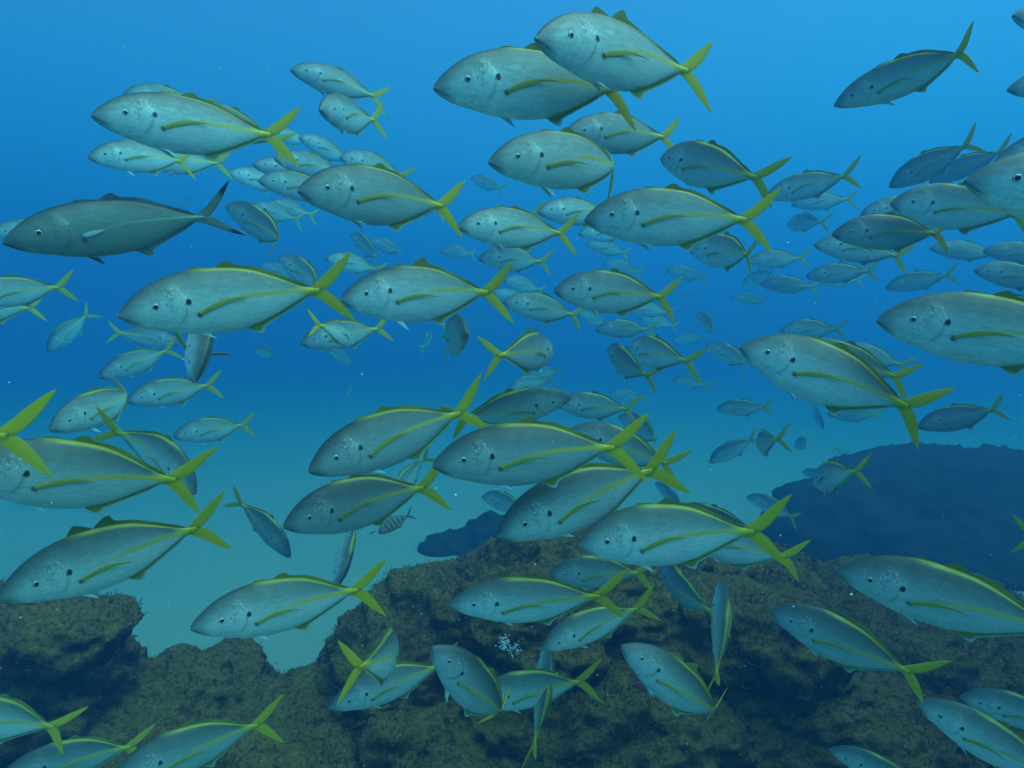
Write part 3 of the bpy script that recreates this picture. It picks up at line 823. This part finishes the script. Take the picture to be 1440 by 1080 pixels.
    ((-1.018, 11.520, 4.601), (0.0988, -0.0303, 0.0469, -0.9935), 0.638, 1.022, -0.8, 0, 0, 'small aqua fish with edge-on tail, left of the slim one under the central aqua fish'),
    ((-0.040, 5.586, 3.715), (0.0592, -0.0263, 0.0349, -0.9973), 0.574, 1.082, -0.15, 0, 0, 'slim aqua fish with a green forked tail directly under the bright central aqua fish'),
    ((1.101, 7.901, 4.328), (0.0159, 0.0059, 0.0426, 0.9989), 0.633, 1.026, 0.1, 0, 0, 'small pale fish mostly hidden behind the snout of the long bright fish'),
    ((1.377, 9.585, 4.401), (0.0264, -0.1112, 0.0220, -0.9932), 0.640, 1.027, -0.5, 0, 0, 'small fish just below the belly of the long bright fish'),
    ((1.855, 11.072, 4.280), (0.0012, 0.1263, -0.0560, 0.9904), 0.638, 1.084, -0.15, 0, 0, 'small pale fish just above the back of the middle striped fish with long hanging lobe'),
    ((2.824, 10.518, 4.114), (0.1327, 0.1063, -0.0564, 0.9838), 0.624, 1.058, 0.8, 0, 0, "dim pale fish in the blue right of the middle striped fish's raised tail lobe"),
    ((5.689, 21.007, 4.587), (0.1679, 0.0916, -0.0722, 0.9789), 0.649, 1.040, 0.5, 0, 0, 'faint tiny fish touching the yellow tail of the middle striped fish'),
    ((0.338, 2.339, 3.178), (0.0146, 0.0353, -0.0173, 0.9991), 0.409, 1.088, -0.3, 0, 0, 'middle striped fish right of centre with long hanging tail lobe, below the long bright fish'),
    ((1.905, 9.105, 3.456), (0.0430, 0.0805, 0.0395, 0.9950), 0.615, 1.024, 0.1, 0, 0, 'small aqua fish whose belly shows under the middle striped fish'),
    ((0.137, 9.720, 3.867), (0.1309, -0.1214, 0.0081, -0.9839), 0.628, 1.067, -0.3, 0, 0, 'small pale fish between two large yellow tails, above the fish with the drooping green tail'),
    ((0.169, 4.412, 3.235), (0.0850, -0.0909, 0.0098, -0.9922), 0.531, 1.019, -0.3, 0, 0, 'aqua fish with a drooping green tail right of the big central yellow fork'),
    ((-0.033, 10.417, 3.726), (0.1183, -0.1350, -0.0713, -0.9812), 0.638, 1.063, 0.1, 0, 0, 'sliver of a pale fish behind the snout of the aqua fish with the drooping tail'),
    ((1.436, 11.405, 3.404), (0.1291, -0.1646, 0.0159, -0.9778), 0.628, 1.061, 0.1, 0, 0, 'small pale textured fish just past the drooping green tail'),
    ((1.255, 7.402, 3.141), (0.0175, 0.0007, -0.0020, 0.9998), 0.630, 0.997, 0.25, 0, 0, 'aqua fish below the middle striped fish, its tail lifted over a smaller one'),
    ((2.520, 11.184, 3.352), (0.0443, 0.1125, 0.0332, 0.9921), 0.625, 1.041, -0.3, 0, 0, 'small pale fish behind the lifted tail of the aqua fish below the middle one'),
    ((-0.278, 1.745, 3.126), (0.1252, 0.0396, -0.0498, -0.9901), 0.417, 1.081, -0.15, 2, 0, 'large central fish with a raised dorsal lobe and wide yellow fork, left of centre'),
    ((-0.650, 1.399, 3.086), (0.2493, 0.0667, 0.0592, -0.9643), 0.418, 0.993, 0.25, 0, 0, 'largest fish at left centre with bright yellow back edge and thin yellow side line'),
    ((-0.841, 3.135, 3.033), (0.7427, -0.1075, 0.0709, 0.6571), 0.357, 0.982, 0.5, 0, 0, "brown fish heading right, its yellow tail open in front of a paler fish's head"),
    ((-1.169, 4.233, 3.035), (0.1580, 0.0944, 0.0005, -0.9829), 0.529, 1.044, -0.15, 0, 0, 'pale fish facing left behind the brown fish with the open yellow tail'),
    ((-3.450, 12.766, 2.677), (0.9612, 0.0179, 0.2740, 0.0251), 0.634, 1.070, 0.1, 0, 0, 'faint pale fish just below the brown fish with the open yellow tail'),
    ((-1.666, 12.582, 3.046), (0.7309, 0.1549, -0.2105, 0.6304), 0.624, 1.067, 0.25, 0, 0, 'tiny greenish fish alone in the blue left of the head-on fish'),
    ((-0.210, 2.333, 3.021), (0.8017, 0.0042, -0.0373, -0.5965), 0.426, 1.011, 0.1, 0, 0, 'fish facing the viewer almost head-on with its mouth and one eye in view'),
    ((-4.788, 18.485, 1.565), (0.7272, 0.2329, -0.2337, 0.6019), 0.622, 0.981, 0.1, 0, 0, 'tiny pale green fish alone in open water left of centre'),
    ((0.094, 2.599, 2.955), (0.8546, -0.0206, -0.0279, 0.5181), 0.434, 1.034, 0.5, 1, 0, 'brown fish swimming away right with its thin tail stretched left, below centre'),
    ((0.199, 9.070, 2.383), (0.1828, 0.1087, 0.0616, -0.9752), 0.646, 1.069, 0.5, 0, 0, 'small aqua fish with yellow tail just above the dark fish facing right'),
    ((0.541, 11.881, 2.412), (0.0071, 0.0692, 0.0398, -0.9968), 0.614, 1.049, 0.25, 0, 0, 'faint fish, only its dim green tail visible right of the brown fish swimming away'),
    ((0.036, 2.323, 2.759), (0.9764, 0.1846, -0.1121, -0.0071), 0.412, 0.990, 0.1, 0, 0, 'dark fish facing right, lying over the back of the large fish at lower centre'),
    ((0.589, 4.853, 2.502), (0.0392, 0.0375, -0.0448, 0.9975), 0.555, 1.070, -0.15, 0, 0, 'dim grey-green fish nose to nose with the dark fish facing right'),
    ((2.113, 11.796, 1.990), (0.1257, 0.0894, 0.0431, 0.9871), 0.648, 1.007, 0.1, 0, 0, 'faint fish behind the rear of the dim fish nose to nose with the dark one'),
    ((-0.344, 1.639, 2.737), (0.1934, 0.1591, -0.0152, -0.9680), 0.427, 0.996, 0.25, 0, 0, 'large fish slanting down left at centre with a bright yellow side line'),
    ((0.010, 1.437, 2.738), (0.0422, 0.0391, -0.0095, -0.9983), 0.427, 0.985, 0.1, 0, 0, 'large dark green fish at lower centre with a thick yellow back and tail base'),
    ((0.468, 2.902, 2.520), (0.0794, 0.1593, -0.0169, 0.9839), 0.481, 1.052, -0.15, 0, 0, 'fish behind the large dark green one, its pale back and second yellow tail showing'),
    ((0.140, 1.537, 2.600), (0.0870, 0.1755, 0.0338, -0.9800), 0.430, 1.040, 0.1, 0, 0, 'large pale fish slanting down left above the boulder, a yellow dot at its side fin'),
    ((1.188, 5.851, 2.209), (0.4516, 0.1155, -0.0933, 0.8798), 0.587, 1.053, 0.8, 0, 0, "little dark fish with a thin white tail behind the large dark green fish's tail"),
    ((-0.483, 1.854, 2.511), (0.2209, 0.0839, 0.0114, -0.9716), 0.428, 1.080, 0.25, 0, 0, 'large dark-backed fish above the striped little fish, pale side fin along its belly'),
    ((-1.000, 5.780, 1.674), (0.4706, 0.3569, 0.1099, -0.7994), 0.597, 0.997, 0.8, 0, 0, 'curled fish nose down behind the tail of the dark-backed fish'),
    ((-0.926, 3.426, 1.825), (0.7109, -0.0514, 0.4038, -0.5736), 0.484, 0.984, 0.25, 0, 0, "narrow fish seen from above, nose down behind the lower-left fish's back"),
    ((-0.614, 1.571, 2.321), (0.2353, 0.0283, -0.0178, -0.9713), 0.412, 0.995, 0.1, 0, 0, 'large fish over the sand at lower left, snout down and tail against the boulder'),
    ((-1.675, 4.285, 1.695), (0.9218, 0.0809, 0.3274, -0.1910), 0.544, 1.003, -0.3, 0, 0, 'brown fish diving right over the sand with its yellow tail up behind it'),
    ((-0.965, 1.436, 2.491), (0.3501, 0.0689, 0.0760, -0.9311), 0.409, 1.077, 0.1, 3, 0, 'large fish with both dorsal fins raised, snout at the left edge over the rocks'),
    ((-0.956, 1.321, 2.717), (0.2852, -0.0997, 0.0218, -0.9530), 0.412, 1.055, -0.15, 0, 0, 'long fish cut by the left edge, yellow side line, tail above the raised-fin fish'),
    ((-1.099, 1.049, 2.827), (0.1780, 0.0200, -0.0292, -0.9834), 0.411, 0.971, 0.25, 0, 0, 'big yellow tail at the left edge, closest to the camera, the rest out of frame'),
    ((-1.262, 2.289, 2.563), (0.9428, 0.0414, 0.2641, -0.1994), 0.420, 1.045, -0.8, 0, 0, 'dark curled fish facing right behind the long fish at left'),
    ((-1.712, 2.574, 2.719), (0.5662, 0.1425, 0.0506, -0.8103), 0.410, 1.047, -1.2, 0, 0, 'olive fish nose down at left with its tail edge-on, above the big yellow tail'),
    ((-3.183, 5.276, 2.806), (0.3140, 0.1943, 0.0270, -0.9289), 0.557, 1.015, 0.1, 0, 0, 'striped fish behind the olive nose-down fish at left, its tail to the right'),
    ((-3.834, 6.748, 3.033), (0.9688, -0.0597, 0.0809, 0.2266), 0.579, 1.065, 0.1, 0, 0, 'fish facing right under the largest left-centre fish, only its yellow tail clear'),
    ((-1.016, 2.059, 3.002), (0.7904, -0.0247, 0.4260, -0.4396), 0.415, 1.046, 0.25, 0, 1.05, 'fish coming head down towards the camera with both pale side fins spread wide'),
    ((-2.327, 4.225, 2.653), (0.3281, 0.0729, 0.0197, -0.9416), 0.510, 1.039, 0.1, 0, 0, "fish below the one with spread side fins, its yellow tail under that one's snout"),
    ((-2.524, 5.175, 2.264), (0.2797, 0.0494, -0.0067, -0.9588), 0.542, 1.083, 0.1, 0, 0, 'green-tailed fish swimming alone over the blue below the fish with spread fins'),
    ((-4.447, 11.405, 2.806), (0.2887, 0.0434, -0.0186, 0.9563), 0.619, 1.046, 0.5, 0, 0, 'small dark fish with a bright edge-on tail like a thin cross at left centre'),
    ((-2.615, 3.288, 3.248), (0.3522, 0.0695, 0.0762, -0.9302), 0.439, 1.034, -0.15, 0, 0, 'fish cut by the left edge with a raised dusky tail, upper of two there'),
    ((-2.973, 3.571, 3.174), (0.3197, 0.0624, -0.0239, -0.9452), 0.407, 1.060, -0.15, 0, 0, 'fish at the left edge overlapping another from below, its dark tail drooping'),
    ((-5.489, 7.790, 3.084), (0.3724, 0.3752, 0.1203, -0.8402), 0.629, 1.016, 0.1, 0, 0, 'dim fish nose down right of the two tails at the left edge'),
    ((0.017, 1.682, 2.293), (0.0010, 0.0171, 0.0082, -0.9998), 0.423, 0.880, -0.15, 0, 0, 'large dark green fish in front of the boulder with both tail lobes swept back'),
    ((0.284, 2.382, 1.891), (0.0946, 0.1642, 0.0255, -0.9816), 0.416, 0.950, 0.25, 0, 0, 'fish slanting down left beneath the tail of another in front of the boulder'),
    ((0.340, 1.462, 2.542), (0.0414, -0.0553, -0.0103, 0.9976), 0.414, 1.054, 0.25, 0, 0, 'large pale fish right above the boulder with an upright thin yellow tail'),
    ((0.358, 2.826, 1.945), (0.0171, -0.0026, 0.0294, -0.9994), 0.421, 1.083, 0.1, 0, 0, 'dim pale fish half hidden under the head of the fish with the upright tail'),
    ((1.305, 4.155, 1.830), (0.2517, 0.0149, -0.1394, 0.9576), 0.517, 1.019, 0.1, 0, 0, 'dark-backed fish behind the fish with the upright yellow tail'),
    ((2.326, 9.257, 0.728), (0.4066, 0.2332, -0.1723, 0.8664), 0.614, 1.068, 0.1, 0, 0, 'faint fish nose up between two yellow tails and a dark back over the boulder'),
    ((0.874, 2.520, 2.179), (0.1714, 0.0823, 0.0462, 0.9807), 0.427, 1.068, -0.3, 0, 0, 'fish behind the rear of the pale fish above the boulder, its own yellow tail drooping'),
    ((0.862, 3.226, 1.733), (0.5826, 0.1078, -0.0564, 0.8036), 0.470, 0.990, -0.5, 0, 0, 'fish swimming up and away behind the pale fish, its yellow tail hanging to the right'),
    ((0.818, 2.400, 1.908), (0.7313, 0.2983, -0.1205, 0.6014), 0.432, 0.989, 0.25, 0, 0, 'narrow fish seen from above, upright behind a hanging yellow tail'),
    ((0.533, 2.070, 1.855), (0.0138, 0.3102, 0.0770, 0.9475), 0.431, 0.987, -1.2, 1, 0, 'dark teal fish before the boulder with spiny raised dorsal fin and tail edge-on'),
    ((0.131, 2.522, 1.572), (0.6593, 0.3491, -0.0958, 0.6590), 0.424, 1.085, 0.25, 0, 0, 'thin upright fish seen from above at bottom centre, yellow line down its back'),
    ((-0.146, 2.051, 1.857), (0.1594, -0.4134, -0.0915, -0.8918), 0.412, 1.036, -1.2, 0, 0, 'curled dark teal fish at bottom centre left, its tail pointing straight down'),
    ((-0.502, 2.339, 1.679), (0.1858, 0.0957, -0.0296, -0.9775), 0.441, 0.920, 0.1, 0, 0, 'dark slim fish low over the boulder, its tail behind the curled fish'),
    ((-0.401, 1.977, 1.992), (0.6532, -0.0951, 0.1209, 0.7414), 0.412, 1.066, 0.8, 0, 0, 'fish swimming away right with its bright yellow tail open, in front of the boulder'),
    ((0.041, 2.467, 1.590), (0.0640, 0.0585, 0.0337, -0.9957), 0.454, 1.076, 0.1, 0, 0, 'shadowy fish behind the thin upright one, its yellow-green fork to the right'),
    ((0.384, 6.508, -0.383), (0.5098, -0.0884, 0.0946, 0.8505), 0.615, 1.011, 0.25, 0, 0, "dark fish mostly hidden right of the thin upright fish's head"),
    ((1.007, 1.940, 2.068), (0.2637, 0.1259, -0.0877, 0.9523), 0.418, 1.071, -0.15, 0, 0, "dark teal fish before the boulder's right side with a drooping green tail"),
    ((0.903, 1.326, 2.456), (0.2769, 0.0489, -0.0548, 0.9581), 0.413, 0.977, 0.1, 0, 0, 'large dark fish at lower right with a yellow back edge, tail out of frame'),
    ((1.679, 2.801, 1.029), (0.2638, 0.0682, -0.0731, 0.9594), 0.427, 0.975, 0.1, 0, 0, 'dark fish cut by the bottom edge at lower right, only its yellow-lined back showing'),
    ((1.487, 1.919, 1.751), (0.3439, 0.1316, -0.0745, 0.9267), 0.410, 1.046, 0.1, 0, 0, 'shadowy fish in the lower right corner, behind the drooping green tail'),
    ((2.053, 2.484, 1.496), (0.2934, 0.0121, -0.0145, 0.9558), 0.410, 1.014, 0.1, 0, 0, 'very dark dim fish above the shadowy one at the lower right edge'),
    ((-1.882, 2.159, 1.663), (0.2908, -0.1948, -0.0706, -0.9341), 0.417, 1.075, 0.25, 0, 0, 'fish cut by the left edge near the bottom, long tail lobe sweeping right over rock'),
    ((-1.798, 2.420, 1.324), (0.3118, -0.0413, -0.0512, -0.9479), 0.441, 1.037, 0.1, 0, 0, 'fish at the bottom left edge with a thick yellow back, below the sweeping tail'),
    ((-1.025, 1.873, 1.732), (0.2978, 0.0377, -0.0244, -0.9536), 0.429, 0.984, 0.1, 0, 0, 'fish at the bottom edge left of centre, tail raised against dark rock'),
    ((-0.121, 7.125, 1.168), (0.3089, 0.0441, -0.0003, 0.9501), 0.626, 1.061, 0.1, 0, 0, 'brownish fish with a yellow back edge below the large dark green fish at lower centre'),
]
OTHERS = [
    ('plain', 'silver_fish', (-1.066, 1.668, 3.292), (0.2649, 0.0960, 0.0729, -0.9567), 0.472, 1.000, -0.15, 0, 0, 'plain grey-green fish at left with dark tail tips and a white side fin, no yellow'),
    ('striped', 'striped_fish', (-0.798, 4.129, 1.782), (0.2099, 0.2203, 0.0152, -0.9524), 0.226, 1.100, 0.1, 0, 0, 'little fish with dark vertical stripes over the sand, below the dark-backed large fish'),
    ('striped', 'tiny_fish', (-0.946, 4.205, 1.707), (0.2261, 0.1693, 0.0668, -0.9569), 0.042, 1.000, 0.1, 0, 0, 'tiny brown speck of a fish just left of the little striped fish'),
]
GROUP = "yellow-tailed fish in the school"
for (loc, quat, size, deep, bend, raised, spread, label) in SCHOOL:
    place_fish("yellowtail", "yellowtail_fish", loc, quat, size, deep, bend, raised, spread, label, GROUP)
for (sp, name, loc, quat, size, deep, bend, raised, spread, label) in OTHERS:
    place_fish(sp, name, loc, quat, size, deep, bend, raised, spread, label, None)

# ------------------------------------------------------------------ drifting specks in the water
rs = random.Random(5)
V, F = [], []
for k in range(300):
    dd = rs.uniform(.7, 4.5)
    cx, cyy, cz = rs.uniform(-.85, .85) * dd, dd, 3 + rs.uniform(-.55, .5) * dd
    rr = rs.uniform(.0006, .0017) * (1.4 if rs.random() < .1 else 1)
    s0 = len(V)
    for q in ((1,0,0), (-1,0,0), (0,1,0), (0,-1,0), (0,0,1), (0,0,-1)):
        V.append((cx + q[0]*rr*rs.uniform(.6, 1.6), cyy + q[1]*rr, cz + q[2]*rr*rs.uniform(.6, 1.4)))
    for a in (0, 1):
        for b in (2, 3):
            for c in (4, 5):
                F.append((s0+a, s0+b, s0+c))
me = bpy.data.meshes.new("drifting_specks"); me.from_pydata(V, [], F)
me.materials.append(plain_material("pale_speck", (.7, .72, .70), .8, .2))
o = bpy.data.objects.new("drifting_specks", me); C.objects.link(o); o["kind"] = "stuff"

# ------------------------------------------------------------------ the water itself: an even volume
bm = bmesh.new()
bmesh.ops.create_cube(bm, size=1)
for v in bm.verts:
    v.co = Vector((v.co.x * 170, 43 + v.co.y * 130, (WATER_TOP if v.co.z > 0 else -1.0)))
me = bpy.data.meshes.new("haze"); bm.to_mesh(me); bm.free()
hm = bpy.data.materials.new("sea_water"); hm.use_nodes = True
nt = hm.node_tree
for nd in list(nt.nodes): nt.nodes.remove(nd)
out = nt.nodes.new("ShaderNodeOutputMaterial"); pv = nt.nodes.new("ShaderNodeVolumePrincipled")
pv.inputs["Color"].default_value = (*WATER_COLOR, 1)
pv.inputs["Density"].default_value = WATER_DENSITY
pv.inputs["Anisotropy"].default_value = WATER_ANISO
pv.inputs["Absorption Color"].default_value = (*WATER_ABSORB, 1)
nt.links.new(pv.outputs[0], out.inputs["Volume"])
me.materials.append(hm)
o = bpy.data.objects.new("haze", me); C.objects.link(o); o["kind"] = "stuff"
